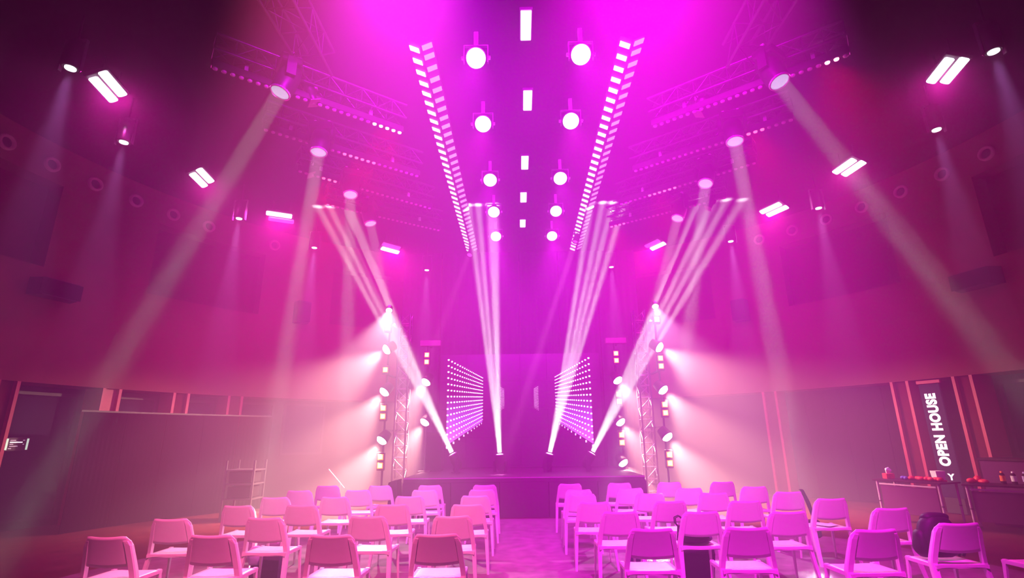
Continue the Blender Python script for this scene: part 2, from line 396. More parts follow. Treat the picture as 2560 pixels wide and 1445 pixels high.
# ------------------------------------------------------------------ trusses
def box_truss(name,label,a,b,size,cat='truss',group=None,parts=True,bays=None):
    a=Vector(a); b=Vector(b); t=thing(name,label,cat,a,group=group); w=(b-a); L=w.length; w.normalize()
    up=Vector((0,0,1)) if abs(w.z)<.9 else Vector((0,1,0)); u=w.cross(up).normalized(); v=u.cross(w); h=size/2
    cs=[u*h+v*h,u*h-v*h,-u*h-v*h,-u*h+v*h]
    for c in cs: obj('chord',G().cyl(c,c+w*L,.024,n=8),'truss',t)
    n=bays or max(2,int(round(L/size))); g=G()
    for i in range(n):
        p0=w*(L*i/n); p1=w*(L*(i+1)/n)
        for k in range(4):
            c0,c1=cs[k],cs[(k+1)%4]
            if i%2: c0,c1=c1,c0
            g.cyl(p0+c0,p1+c1,.010,n=5)
            g.cyl(p0+c0,p0+c1,.010,n=5)
    obj('lacing',g,'truss' if abs(w.z)<.9 else 'metal',t,kind='stuff')
    return t
box_truss('lighting_truss','square truss running overhead towards the camera, upper left',(-3.02,1.5,7.2),(-3.02,6.72,7.2),.42)
box_truss('lighting_truss','square truss running overhead towards the camera, upper right',(3.45,1.5,7.2),(3.45,6.72,7.2),.42)
rows=[(6.30,7.97),(7.85,9.54),(9.30,11.09),(10.85,12.42)]
ordn=['first','second','third','fourth']
LIT={(-1,0):(-2.47,-1.99),(-1,1):(-3.22,-2.72),(-1,2):(-4.02,-3.72),(-1,3):(-4.37,-4.16),
     (1,0):(4.44,4.66),(1,1):(4.14,4.37),(1,2):(2.92,3.50),(1,3):(2.30,2.76)}
for s_ in (-1,1):
    for k,(y0,y1) in enumerate(rows):
        side='left' if s_<0 else 'right'
        a=Vector((0.2+s_*4.55-(0.0 if s_<0 else 0),y0-0.1,7.12)); b=Vector((0.2+s_*2.18,y1+(-.05 if s_>0 else 0),7.12))
        box_truss('cross_truss','slanting overhead cross truss, %s side, %s from the camera'%(side,ordn[k]),a,b,.26,group='slanting cross trusses')
        w=(b-a).normalized(); nrm=Vector((-w.y,w.x,0))
        t=thing('led_batten','black LED pixel batten hung under the %s cross truss, %s side'%(ordn[k],side),'stage light',(a+b)/2-Vector((0,0,.33)),group='LED pixel battens')
        L=(b-a).length; m=Matrix(((w.x,nrm.x,0,0),(w.y,nrm.y,0,0),(0,0,1,0),(0,0,0,1)))
        obj('batten_body',G(m).rbox((0,0,.03),(L,.09,.12),.01),'black',t)
        for q_ in (-.35,0.3): obj('hanger_clamp',G(m).box((q_*L,0,.145),(.05,.05,.11)),'bright',t)
        npx=26; lo,hi=LIT[(s_,k)]; me={}
        for i in range(npx):
            u_=-L/2+L*(i+.5)/npx; x=t.location.x+w.x*u_; on = lo<=x<=hi
            g=G(m@T((u_,0,0))); g.lathe([(-.030,.034),(-.045,.030),(-.050,.015)] if not on else [(-.030,.036),(-.050,.032),(-.058,.015)],8)
            kk='on' if on else 'off'
            o=obj('led_pixel',G(m).lathe([(-.030,.036),(-.050,.032),(-.058,.015)],8) if kk not in me else me[kk],('red_hot' if i%2 else 'red_on') if on else 'px_off',t)
            if kk not in me or on: me[kk]=o.data
            o.location=m@Vector((u_,0,0))
        xm=(lo+hi)/2; tt=(xm-a.x)/(b.x-a.x); pm=a+(b-a)*tt-Vector((0,0,.42))
        area('red_pixel_glow',pm,(0,-.15,-1),RED,P_RED,.4,.08,80,parent=t)

# ------------------------------------------------------------------ moving heads
def moving_head(loc, d, label, group, hung=True, lensmat='lensoff', k=1.0, z_mount=6.98):
    d=Vector(d).normalized(); piv=Vector(loc)-d*0.27*k
    t=thing('moving_head',label,'stage light',piv,group=group)
    sgn=1 if hung else -1
    hz=Vector((d.x,d.y,0)); hz = hz.normalized() if hz.length>1e-3 else Vector((0,-1,0)); ax=Vector((-hz.y,hz.x,0))
    m=Matrix(((ax.x,hz.x,0,0),(ax.y,hz.y,0,0),(0,0,1,0),(0,0,0,1)))
    top=(z_mount-piv.z)*1.0
    b0=min(abs(top)-.02,.42*k)*sgn if hung else -.42*k
    g=G(m); obj('base',g.rbox((0,0,b0+sgn*.0),(.40*k,.30*k,.14*k),.02),'black',t)
    for s_ in (-1,1):
        gy=G(m).box((s_*.205*k,0,b0/2),(.045*k,.13*k,abs(b0)+.08*k)); obj('yoke_arm',gy,'black',t)
    A=aim(d)
    obj('head_shell',G(A).lathe([(-.27*k,.06*k),(-.25*k,.11*k),(-.10*k,.155*k),(.08*k,.165*k),(.20*k,.155*k),(.25*k,.15*k)],22),'black',t)
    obj('lens_ring',G(A).lathe([(.245*k,.150*k),(.268*k,.150*k),(.270*k,.128*k),(.245*k,.126*k)],24,cap=False),'lensring',t)
    obj('lens',G(A).lathe([(.235*k,.13*k),(.250*k,.126*k),(.268*k,.10*k),(.278*k,.06*k),(.282*k,.02*k)],24),lensmat,t)
    if hung:
        for s_ in (-1,1): obj('clamp',G(m).box((s_*.12,0,b0+.10),(.04,.05,.10)),'bright',t)
    return t, piv
HL=[(-3.41,6.40,6.45),(-3.46,8.04,6.45),(-3.42,9.70,6.45),(-3.42,11.20,6.45)]
HR=[(3.80,6.38,6.45),(3.78,7.94,6.45),(3.80,9.48,6.45),(3.74,11.20,6.45)]
TL=[(-4.48,5.62,2.25),(-3.42,7.46,2.37),(-2.98,8.92,2.93),(-2.82,11.12,4.12)]
TR=[(4.62,5.19,2.52),(3.55,7.15,2.25),(3.13,8.85,4.25),(2.95,10.78,4.31)]
for side,HH,TT in (('left',HL,TL),('right',HR,TR)):
    for k in range(4):
        d=Vector(TT[k])-Vector(HH[k])
        # tilt the head so that its lens is seen, beam leaves along d
        t,piv=moving_head(HH[k],d,'black moving-head light under the %s cross truss, %s side, pale lens'%(ordn[k],side),'moving heads hung overhead')
        dn=d.normalized(); area('beam_light',Vector(HH[k])+dn*.03,dn,BEAM,P_HEAD*(.6 if k==0 else 1),.22,spread=3.6,parent=t,disk=True)
FB=[(-1.65,13.2,1.24),(-0.5,13.2,1.22),(0.71,13.2,1.22),(1.74,13.2,1.22)]
FT=[[[-4.46,12.6,6.17],[-4.22,12.6,6.17],[-4.02,12.6,6.27],[-3.81,12.6,6.16]],
 [[-1.14,12.6,6.56],[-0.93,12.6,6.55],[-0.67,12.6,6.55],[-0.55,12.6,6.55]],
 [[1.76,12.6,6.5],[2.02,12.6,6.5],[2.23,12.6,6.5],[2.52,12.6,6.6]],
 [[4.07,12.6,6.03],[4.41,12.6,6.13],[4.72,12.6,6.23],[5.13,12.6,6.34]]]
for k,(p,tg) in enumerate(zip(FB,FT)):
    d=sum((Vector(x) for x in tg),Vector())/4-Vector(p)
    t,piv=moving_head(p,d,'moving-head light on the stage floor, %s from the left, throwing a white beam upwards'%ordn[k],'beam lights on the stage floor',hung=False,lensmat='white_on',k=.72)
    obj('floor_pedestal',G().rbox((0,0,(.80-piv.z-.37)/2),(.34,.30,max(.02,abs(.80-piv.z+.37))),.004),'black',t)
    for x in tg:
        dd=(Vector(x)-Vector(p)).normalized(); area('beam_light',Vector(p)+dd*.035,dd,BEAM,P_FLOOR,.11,spread=2.1,parent=t,disk=True)

# ------------------------------------------------------------------ magenta wash panels on the ceiling ring
PE=[([-6.44,6.75],[-6.52,7.19],'front left'),([-6.73,9.71],[-6.79,10.24],'second left'),([-6.25,11.98],[-5.78,12.2],'third left'),([-3.96,14.22],[-3.55,14.64],'back left'),
    ([6.85,7.24],[6.73,6.73],'front right'),([7.06,10.35],[7.14,9.7],'second right'),([6.36,12.42],[6.63,11.84],'third right'),([3.94,14.82],[4.26,14.2],'back right')]
for i,(a,b,nm) in enumerate(PE):
    a=Vector((*a,7.05)); b=Vector((*b,7.05)); c=(a+b)/2; w=(b-a).normalized(); L=.60
    n_=Vector((-w.y,w.x,0)); 
    m=Matrix(((w.x,n_.x,0,0),(w.y,n_.y,0,0),(0,0,1,0),(0,0,0,1)))
    tocam=(Vector((0.1,4.5,0))-c); tocam.z=0; tl=R(28)*(1 if tocam.dot(n_)<0 else -1)
    m=m@Matrix.Rotation(-tl,4,'X')
    t=thing('wash_panel','twin-tube magenta wash light glaring white, %s of the ceiling ring'%nm,'stage light',c,group='magenta wash panels')
    obj('housing',G(m).rbox((0,0,.06),(L+.04,.36,.07),.01),'black',t)
    for s_ in (-1,1):
        bright = not ((i==2 and s_*tl>0) or (i in (3,7) and s_*tl<0))
        obj('light_tube',G(m).rbox((0.03*s_,s_*.085,.005),(L,.135,.05),.02),'panel_on' if bright else 'panel_dim',t)
    for q_ in (-.2,.2): obj('hanger',G().cyl((w.x*q_,w.y*q_,.05),(w.x*q_,w.y*q_,.44),.012,n=6),'black',t)
    fac=[1.3,1.1,2.2,3.0,1.2,1.0,2.0,2.6][i]
    area('wash_light',c+(m.to_3x3()@Vector((0,0,-.05))),m.to_3x3()@Vector((0,0,-1)),(1.0,0.005,0.55),P_PANEL*fac,.6,.3,165 if i in (0,1,4,5) else 125,parent=t)

# ------------------------------------------------------------------ profile spotlights with pale gel frames
for x,y,z,lab in ((-3.19,7.06,6.75,'left side, first cross truss'),(-4.14,9.38,6.75,'left side, third cross truss'),(4.40,11.0,6.60,'right side, above the third ceiling wash'),(3.05,7.55,6.75,'right side, first cross truss')):
    d=Vector((-x*.12,.25,-1)).normalized(); A=aim(d)
    t=thing('profile_spotlight','black profile spotlight with a pale square gel frame, %s'%lab,'stage light',(x,y,z),group='profile spotlights')
    obj('barrel',G(A).lathe([(-.34,.05),(-.32,.09),(-.16,.10),(-.14,.065),(-.02,.07)],16),'black',t)
    obj('gel_frame',G(A).rbox((0,0,.0),(.24,.16,.012),.003),'pinkpanel',t)
    obj('yoke',G().box((0,0,.20),(.22,.04,.012)),'black',t); obj('clamp',G().box((0,0,.27),(.04,.04,.14)),'bright',t)

# ------------------------------------------------------------------ house downlights
DL=[(-6.17,5.99),(-6.80,7.85),(-6.50,11.12),(-5.49,13.11),(-2.80,15.20),(6.57,6.03),(7.25,7.93),(6.97,11.09),(5.75,13.14),(2.89,15.18)]
for i,(x,y) in enumerate(DL):
    side='left' if i<5 else 'right'; k=i%5
    t=thing('downlight','cylindrical downlight with a narrow pale cone, %s side, %s from the camera'%(side,['nearest','second','third','fourth','farthest'][k]),'downlight',(x,y,6.6),group='hanging downlights')
    obj('can',G().lathe([(.02,.085),(.0,.10),(.03,.12),(.40,.12),(.46,.08)],20),'metal' if k==1 and i<5 else 'black',t)
    obj('lens',G().lathe([(-.004,.066),(.012,.068),(.02,.03)],16),'white_soft',t)
    obj('hanging_stem',G().cyl((0,0,.45),(0,0,.90),.015,n=8),'black',t)
    yk=G()
    for s_ in (-1,1): yk.box((s_*.15,0,.22),(.012,.05,.50))
    yk.box((0,0,.47),(.31,.05,.012)); obj('yoke',yk,'metal',t)
    pw=P_HOUSE*[.5,.5,.9,1.3,1.1][k]
    spot('house_light',(x,y,6.58),(0.0,0,-1),LAV,pw,15,0.3,.06,parent=t)

# ------------------------------------------------------------------ two rows of PAR cans
PRr=[[(-0.57,6.48),(-0.58,8.17),(-0.57,10.29),(-0.57,11.97),(-0.59,13.61)],[(0.99,6.45),(1.00,8.13),(0.97,10.27),(0.99,11.98),(0.99,13.65)]]
for s_,rw in zip(('left','right'),PRr):
    for k,(x,y) in enumerate(rw):
        d=Vector((0,-.72,-.70)).normalized(); A=aim(d); loc=Vector((x,y,7.05)); 
        t=thing('par_can','round PAR light glowing white, %s ceiling row, %s from the camera'%(s_,['nearest','second','third','fourth','farthest'][k]),'stage light',loc,group='PAR cans along the centre')
        obj('can',G(A).lathe([(-.30,.002),(-.30,.07),(-.28,.10),(-.10,.150),(.0,.160),(.01,.160),(.01,.146)],22,cap=False),'black',t)
        ln=obj('lens',G(A).lathe([(-.02,.147),(.0,.146),(.012,.10),(.016,.03)],22),'par_on',t)
        g=G(A)
        for q_ in range(6): g.lathe  # individual emitters
        for q_ in range(7):
            rr=0 if q_==6 else .085; an=q_*math.pi/3
            obj('emitter',G(A@T((rr*math.cos(an),rr*math.sin(an),.012))).lathe([(0,.034),(.010,.030),(.014,.012)],10),'white_on',ln)
        yk=G()
        for e in (-1,1): yk.box((e*.178,0.1*0,.06),(.014,.05,.30))
        yk.box((0,0,.21),(.37,.05,.014)); obj('yoke',yk,'metal',t)
        for e in (-1,1): obj('yoke_knob',G().cyl((e*.175,0,0),(e*.215,0,0),.028,n=10),'bright',t)
        obj('clamp',G().box((0,0,.33),(.06,.06,.24)),'bright',t)
        spot('par_light',loc+d*.03,(0,-.45,-.9),MAG if k%2 else (0.9,0.005,1.0),P_PAR*[1,1,1.3,1.9,2.6][k],54,0.9,.12,parent=t)

# two slim spotlights throwing pink beams down across the stage
for loc,tgt,lab,pw in (((1.69,14.15,7.05),(-0.33,12.50,1.28),'small spotlight near the end of the right pixel strip throwing a pink beam',5),((-1.47,15.0,7.0),(-2.11,12.80,3.87),'small spotlight behind the left pixel strip throwing a faint pink beam',2)):
    d=(Vector(tgt)-Vector(loc)).normalized(); A=aim(d)
    t=thing('pinspot',lab,'stage light',loc,group='pink pin spotlights')
    obj('can',G(A).lathe([(-.30,.002),(-.30,.05),(-.27,.08),(-.02,.09),(.0,.09),(.0,.08)],16,cap=False),'black',t); obj('lens',G(A).lathe([(-.03,.078),(-.02,.05),(-.018,.02)],16),'panel_dim',t)
    obj('bracket',G().box((0,0,.26),(.03,.03,.38)),'black',t)
    area('pink_beam',Vector(loc)+d*.03,d,(1,.22,.75),pw,.16,spread=3.2,parent=t,disk=True)

# ------------------------------------------------------------------ centre ceiling lights and pixel strips
for k,(x,y,l) in enumerate([(0.18,6.29,.56),(0.23,8.06,.55),(0.20,10.26,.55),(0.18,11.98,.52),(0.17,13.64,.50)]):
    t=thing('ceiling_light','cream rectangular light on the ceiling centre line, %s from the camera'%['nearest','second','third','fourth','farthest'][k],'ceiling light',(x,y,7.45),group='cream centre ceiling lights')
    obj('diffuser',G().rbox((0,0,-.01),(.155,l,.03),.006),'cream',t)
    obj('frame',G().rbox((0,0,.025),(.19,l+.04,.045),.006),'black',t)
for s_,(x0,x1) in (('left',(-1.43,-1.45)),('right',(1.80,1.87))):
    ya,yb=6.5,15.75; xm=(x0+x1)/2; ym=(ya+yb)/2
    t=thing('pixel_strip','long V-shaped strip of glowing cells running to the stage, %s'%s_,'strip light',(xm,ym,7.40),group='V-shaped pixel strips')
    sh=(x1-x0)/(yb-ya)
    m=Matrix(((1,sh,0,0),(0,1,0,0),(0,0,1,0),(0,0,0,1)))
    obj('profile',G(m).rings([[(-.19,y,.08),(-.19,y,.02),(0,y,-.065),(.19,y,.02),(.19,y,.08)] for y in (-(yb-ya)/2,(yb-ya)/2)]),'black',t)
    n=34; pitch=(yb-ya)/n; mes={}
    for f_ in (-1,1):
        mm=Matrix.Rotation(-f_*math.atan2(.085,.19),4,'Y') if f_<0 else Matrix.Rotation(-math.atan2(.085,.19),4,'Y')
        if f_<0: mm=Matrix.Rotation(math.atan2(.085,.19),4,'Y')
        me=G(mm).rbox((0,0,-.012),(.165,.105,.016),.004).mesh('strip_cell')
        for i in range(n):
            y=-(yb-ya)/2+pitch*(i+.5+(.0 if f_<0 else -.42))
            if f_>0 and y< -(yb-ya)/2+.06: y+=0.06
            o=obj('strip_cell',me,'cell_bright' if f_<0 else 'cell_pink',t); o.location=m@Vector((f_*.098,y,-.022))

# ------------------------------------------------------------------ lighting towers beside the stage
def wash_light(x,y,z,d,lab,side,pw):
    d=Vector(d).normalized(); A=aim((d+Vector((0,-.45,0))).normalized())
    t=thing('blinder',lab,'stage light',(x,y,z),group='white side lights on the towers')
    obj('can',G(A).lathe([(-.24,.002),(-.24,.06),(-.22,.11),(-.05,.135),(.0,.14),(.0,.128)],18,cap=False),'black',t)
    obj('lens',G(A).lathe([(-.01,.128),(.01,.126),(.055,.095),(.075,.03)],18),'white_on',t)
    obj('bracket',G().box((-side*.0,.16,0),(.05,.16,.05)),'black',t)
    spot('side_wash',Vector((x,y,z))+(A.to_3x3()@Vector((0,0,1)))*.11,d,WARM,pw,74,.75,.08,parent=t)
def amber_light(x,y,z,lab,n=2):
    t=thing('amber_lamp',lab,'stage light',(x,y,z),group='amber lamps on the towers')
    obj('housing',G().rbox((0,.05,0),(.17,.10,.19*n+.02),.01),'black',t)
    for k in range(n):
        c=obj('cell',G().rbox((0,-.008,(k-(n-1)/2)*.185),(.125,.02,.125),.004),'amber',t)
        obj('cell_core',G().rbox((0,-.02,(k-(n-1)/2)*.185),(.085,.008,.085),.003),'amber_core',c)
for s_,xt in ((-1,-2.95),(1,3.14)):
    side='left' if s_<0 else 'right'
    tw=box_truss('lighting_tower','upright square truss tower beside the stage, %s'%side,(xt,13.30,0.06),(xt,13.30,4.75),.28,cat='truss tower',group='truss towers')
    obj('base_plate',G().rbox((0,0,-.03),(.6,.6,.05),.01),'black',tw)
    xo=-3.16 if s_<0 else 3.345; Y=12.3
    obj('fixture_rail',G(T(-tw.location)).cyl((xo,12.48,.3),(xo,12.48,4.6),.024,n=8),'black',tw)
    for z in (.5,1.8,3.1,4.4): obj('rail_arm',G(T(-tw.location)).box((xo,12.84,z),(.05,.72,.04)),'black',tw); obj('rail_arm',G(T(-tw.location)).box(((xo+xt)/2,13.20,z),(abs(xo-xt)+.05,.05,.04)),'black',tw)
    zs=(3.67,2.67,1.58) if s_<0 else (3.63,2.63,1.58)
    for k,z in enumerate(zs):
        wash_light(xo,Y,z,(s_*(.75,.56,.50)[k],-.12,-(.62,.82,.86)[k]),'white side light blazing outwards on the outer %s tower, %s'%(side,['top','middle','bottom'][k]),s_,P_WASH)
    za=[(4.28,2),(3.18,1),(2.20,2),(1.12,2)] if s_<0 else [(4.30,1),(3.27,2),(2.20,2),(1.10,2)]
    for k,(z,n) in enumerate(za):
        amber_light(xo,Y-.02,z,'amber lamp on the outer %s tower, %s'%(side,['topmost','second down','third down','lowest'][k]),n)
    t=thing('added_seat_spot','small black spotlight added on top of the %s tower to light the seats'%side,'stage light',(xo,12.3,4.62),group='added spotlights turned to the seats')  # added lamp, brightens the seats and backrest rims
    dv=Vector((-1.9*s_ + 0.0,-5.0,-4.1)) if s_<0 else Vector((-.9,-5.0,-4.1)); dv=Vector((0.9*-s_,-5.0,-4.1)).normalized(); A=aim(dv)
    obj('can',G(A).lathe([(-.20,.002),(-.20,.05),(-.18,.08),(-.05,.085),(.0,.09),(.0,.08)],16,cap=False),'black',t); obj('lens',G(A).lathe([(-.03,.078),(-.02,.05),(-.018,.02)],16),'white_soft',t); obj('bracket',G().box((0,.12,-.04),(.05,.14,.05)),'black',t)
    spot('seat_fill_light',Vector((xo,12.3,4.62))+dv*.03,dv,(1,.80,.78) if s_<0 else (1,.55,.95),P_TOP*(1 if s_<0 else .7),38,.5,.06,parent=t)
    xi=-2.42 if s_<0 else 2.55; Yi=13.6
    mast=thing('inner_mast','slim black mast on the %s end of the stage carrying lamps'%side,'mast',(xi,Yi+.18,.80),group='slim masts on the stage')
    obj('pole',G().cyl((0,0,0),(0,0,3.3),.03,n=10),'black',mast); obj('foot_plate',G().rbox((0,0,.015),(.3,.24,.03),.006),'black',mast)
    zi=[3.02,2.01] if s_<0 else [3.0,1.95,.97]
    for k,z in enumerate(zi):
        wash_light(xi,Yi,z,(s_*.50,-.12,-.86),'white side light on the %s mast at the stage, %s'%(side,['top','second','bottom'][k]),s_,P_WASH*.85)
    for k,z in enumerate([3.63] if s_<0 else [3.60,2.55,1.54]):
        amber_light(xi,Yi-.02,z,'amber lamp on the %s mast at the stage%s'%(side,['',', second down',', lowest'][k] if s_>0 else ''),2)
    bx=-2.36 if s_<0 else 2.60
    t=thing('header_box','small pale horizontal box atop the %s stage mast'%side,'box',(bx,13.78,4.06)); obj('box_body',G().rbox((0,0,0),(.55,.16,.15),.01),'pinkpanel',t); obj('box_bracket',G().box((0,.1,.0),(.08,.08,.22)),'black',t)

# equipment case and loudspeaker at stage left
t=thing('speaker_cabinet','tall dark loudspeaker cabinet standing at the left end of the stage','loudspeaker',(-2.22,14.15,.80))
obj('cabinet',G().rbox((0,0,.44),(.42,.42,.88),.015),'black',t); obj('grille',G().rbox((0,-.215,.44),(.38,.012,.82),.004),'dark',t)
obj('lid_lip',G().rings([[(-.21,-.21,.88),(.21,-.21,.88),(.21,.21,.88),(-.21,.21,.88)],[(-.27,-.24,.96),(.27,-.24,.96),(.27,.24,.96),(-.27,.24,.96)]]),'black',t)
t=thing('stage_wedge','black floor monitor wedge hooked at the left front corner of the stage','monitor wedge',(-2.62,11.6,0.0))
obj('wedge_body',G().rings([[(-.16,y,0.0),(.1,y,0.0),(.06,y,.78),(-.06,y,.76),(-.15,y,.62),(-.10,y,.45)] for y in (-.22,.22)]),'black',t)
obj('wedge_grille',G().box((-.128,0,.68),(.008,.36,.10)),'dark',t)

# equipment rack and microphone stand on the left
t=thing('equipment_rack','tall equipment rack with shelves in the haze behind the left chairs','rack',(-5.95,11.8,0))
for x,y in ((-.3,-.25),(.3,-.25),(-.3,.25),(.3,.25)): obj('upright',G().box((x,y,.6),(.035,.035,1.2)),'metal',t)
for z in (.12,.42,.72,1.0): obj('shelf',G().box((0,0,z),(.62,.52,.025)),'metal',t)
obj('case',G().rbox((0,0,.86),(.5,.4,.22),.01),'black',t); obj('case',G().rbox((0,0,.56),(.5,.4,.22),.01),'black',t)
t=thing('microphone_stand','thin boom microphone stand leaning in front of the bright haze, left','microphone stand',(-4.30,13.1,0))
obj('stand_pole',G().cyl((0,0,.03),(0,0,.62),.012,n=8),'metal',t); obj('boom',G().cyl((-.30,0,.92),(.10,0,.50),.010,n=8),'bright',t)
for k in range(3):
    a=2*math.pi*k/3; obj('leg',G().cyl((0,0,.12),(.28*math.cos(a),.28*math.sin(a),.01),.010,n=6),'metal',t)

# ------------------------------------------------------------------ lettered sign on the right, monitor on the left
def wallframe(az,r,z):
    ux=Vector((math.cos(R(az)),-math.sin(R(az)),0)); un=-(pol(az,1)-pol(az,0)); p=pol(az,r,z)
    return Matrix(((ux.x,0,un.x,0),(ux.y,0,un.y,0),(0,1,0,0),(0,0,0,1))), p    # x along wall, y up, z into the room
def text_mesh(s, size, mtx, offset=0.0, sx=1.0, name='text'):
    c=bpy.data.curves.new('c','FONT'); c.body=s; c.size=size; c.extrude=.003; c.offset=offset; c.space_character=1.10; c.align_x='CENTER'; c.align_y='CENTER'
    o=bpy.data.objects.new('c',c); COL.objects.link(o); dg=bpy.context.evaluated_depsgraph_get(); me=bpy.data.meshes.new_from_object(o.evaluated_get(dg)); bpy.data.objects.remove(o)
    me.name=name; me.transform(mtx@Matrix.Diagonal((sx,1,1,1))); me.materials.clear(); return me
m,p=wallframe(64.95,RW-.05,0)
t=thing('lettered_sign','tall narrow navy sign reading OPEN HOUSE upwards between two pillars','sign',p)
obj('sign_panel',G(m).rbox((0,1.46,-.03),(.40,2.30,.04),.006),'signface',t)
obj('sign_header',G(m).rbox((0,2.655,-.03),(.46,.07,.06),.006),'fin',t)
obj('sign_stand',G(m).rbox((0,.16,-.03),(.36,.30,.05),.006),'black',t)
tm=m@T((0,1.66,0))@Matrix.Rotation(math.pi/2,4,'Z')
for wd,dx in (('OPEN',-.42),('HOUSE',.36)):
    obj('lettering',text_mesh(wd,.262,tm@T((dx,0,0)),.014,.86,'lettering'),'signtext',t)
obj('lettering',text_mesh('Y',.17,m@T((0.04,.71,0)),.006,1,'lettering'),'signtext',t)
m,p=wallframe(-75.45,RW-.02,1.59)
t=thing('wall_monitor','small dark screen with two pale green edge bars and lines of text, left wall','screen',p)
obj('screen_panel',G(m).rbox((0,0,-.02),(.40,.24,.04),.006),'screen',t)
for x in (-.165,.165): obj('edge_bar',G(m).box((x,0,.004),(.032,.20,.006)),'green',t)
for x,y,w,mt in ((-.075,.07,.09,'dimtext'),(-.02,.035,.20,'signtext'),(-.09,0,.055,'dimtext'),(-.05,-.035,.13,'dimtext'),(-.105,-.075,.05,'dimtext'),(.10,.07,.03,'dimtext'),(.10,.0,.022,'dimtext')):
    obj('text_line',G(m).box((x,y,.004),(w,.014 if mt=='dimtext' else .020,.004)),mt,t)

# ------------------------------------------------------------------ tables on the right
def table(p, dr, L, lab):
    dr=Vector((*dr,0)).normalized(); nr=Vector((-dr.y,dr.x,0))   # nr points away from the camera side
    if nr.dot(Vector((1,1,0)))<0: nr=-nr
    m=Matrix(((dr.x,nr.x,0,0),(dr.y,nr.y,0,0),(0,0,1,0),(0,0,0,1)))
    t=thing('folding_table',lab,'table',p,group='dark folding tables')
    obj('table_top',G(m).rbox((L/2,.30,.735),(L,.60,.03),.006),'table',t)
    obj('modesty_panel',G(m).rbox((L/2,.06,.40),(L-.22,.015,.48),.004),'modesty',t)
    obj('front_rail',G(m).rbox((L/2,.045,.665),(L-.20,.02,.030),.005),'rail',t)
    for x in (.06,L-.06):
        for y in (.05,.55):
            lg=obj('leg',G(m).cyl((x,y,.72),(x,y,.03),.020,n=10),'rail',t)
            obj('leg_collar',G(m).cyl((x,y,.345),(x,y,.365),.024,n=10),'black',lg); obj('foot',G(m).cyl((x,y,.03),(x,y,.0),.026,n=10),'black',lg)
    return t,m
t1,m1=table((6.85,10.85,0),(.45,-1.08),1.20,'dark folding table left of the lettered sign, by the right wall')
t2,m2=table((7.52,9.55,0),(.68,-.73),1.60,'dark folding table at the far right edge, beneath the red-lit pillars')
def on(tb,mm,u,v,z=.75): 
    q_=mm@Vector((u,v,0)); return Vector((tb.location.x+q_.x, tb.location.y+q_.y, z))
def item(name,lab,cat,loc,parts,group=None):
    t=thing(name,lab,cat,loc,group=group)
    for pn,g,mt in parts: obj(pn,g,mt,t)
    return t
item('tissue_box','red tissue box with a white tissue, left end of the first table','box',on(t1,m1,.17,.25),[('carton',G().rbox((0,0,.05),(.16,.13,.10),.006),'redbox'),('tissue',G().rings([[(-.03,-.01,.10),(.03,-.01,.10),(.03,.01,.10),(-.03,.01,.10)],[(-.05,-.03,.16),(.07,-.02,.15),(.07,.03,.17),(-.03,.03,.18)],[(-.02,-.01,.20),(.03,-.01,.21),(.03,.01,.21),(-.02,.01,.20)]]),'paper')])
for k,(u,v) in enumerate([(.44,.25),(.52,.2)]):
    item('blue_packet',['blue snack packet beside the red packets, left one','blue snack packet touching the red packets, right one'][k],'packet',on(t1,m1,u,v),[('wrapper',G(Matrix.Rotation(k*.7,4,'Z')).ball((0,0,.035),(.055,.04,.035),10,6),'bluep')],'blue packets')
for k in range(7):
    item('red_packet','red snack packet in the row on the first table, %s from the left'%['first','second','third','fourth','fifth','sixth','seventh'][k],'packet',on(t1,m1,.60+k*.08,.24+.04*(k%2)),[('wrapper',G(Matrix.Rotation(k*1.1,4,'Z')).ball((0,0,.04),(.065,.05,.04),10,6),'redbox')],'red snack packets')
item('paper_cup_stack','white paper box standing on the first table against the sign','box',on(t1,m1,.98,.38),[('carton',G().rings([[(-.07,-.06,.0),(.07,-.06,0),(.07,.06,0),(-.07,.06,0)],[(-.085,-.07,.18),(.085,-.07,.18),(.085,.07,.18),(-.085,.07,.18)]]),'paper'),('base_band',G().box((0,0,.012),(.17,.15,.024)),'redbox')])
for k,(u,v,h) in enumerate([(.12,.25,.09),(.20,.30,.13),(.28,.22,.08)]):
    item('snack_bag','crumpled red snack bag on the second table, %s from the left'%['first','second','third'][k],'bag',on(t2,m2,u,v),[('wrapper',G(Matrix.Rotation(k*.9,4,'Z')).ball((0,0,h*.5),(.08,.06,h*.5),12,8),'redbox')],'crumpled red bags')
for k,(u,mt,lab) in enumerate([(.52,'orange','orange drinks bottle on the second table'),(.66,'paper','pink-white drinks bottle on the second table'),(.80,'cloth','violet-capped bottle on the second table')]):
    item('drinks_bottle',lab,'bottle',on(t2,m2,u,.35),[('bottle_body',G().lathe([(0,.038),(.15,.038),(.18,.02)],12),'dark' if k==9 else 'table'),('bottle_label',G().lathe([(.05,.0395),(.14,.0395)],12,cap=False),mt),('bottle_cap',G().lathe([(.18,.019),(.205,.019),(.207,.01)],10),mt)])
for k,u in enumerate((.98,1.30)):
    item('acrylic_stand',['upright card stand with a bright edge on the second table, left','upright card stand with a bright edge at the far right'][k],'stand',on(t2,m2,u,.28),[('card',G().rbox((.07,0,.14),(.14,.012,.27),.003),'black'),('bright_edge',G().rbox((0,0,.14),(.02,.02,.28),.003),'rail')])
t=thing('counter_cabinet','plum coloured counter behind the second table at the right edge','cabinet',pol(72.5,RW-.1,0))
mm,pp=wallframe(73.6,RW-.6,0)
obj('counter_body',G(T(pp-t.location)@mm).rbox((0.1,.55,.0),(.9,1.1,.5),.01),'modesty',t); obj('counter_top',G(T(pp-t.location)@mm).rbox((.1,1.12,.0),(.96,.04,.56),.005),'table',t)

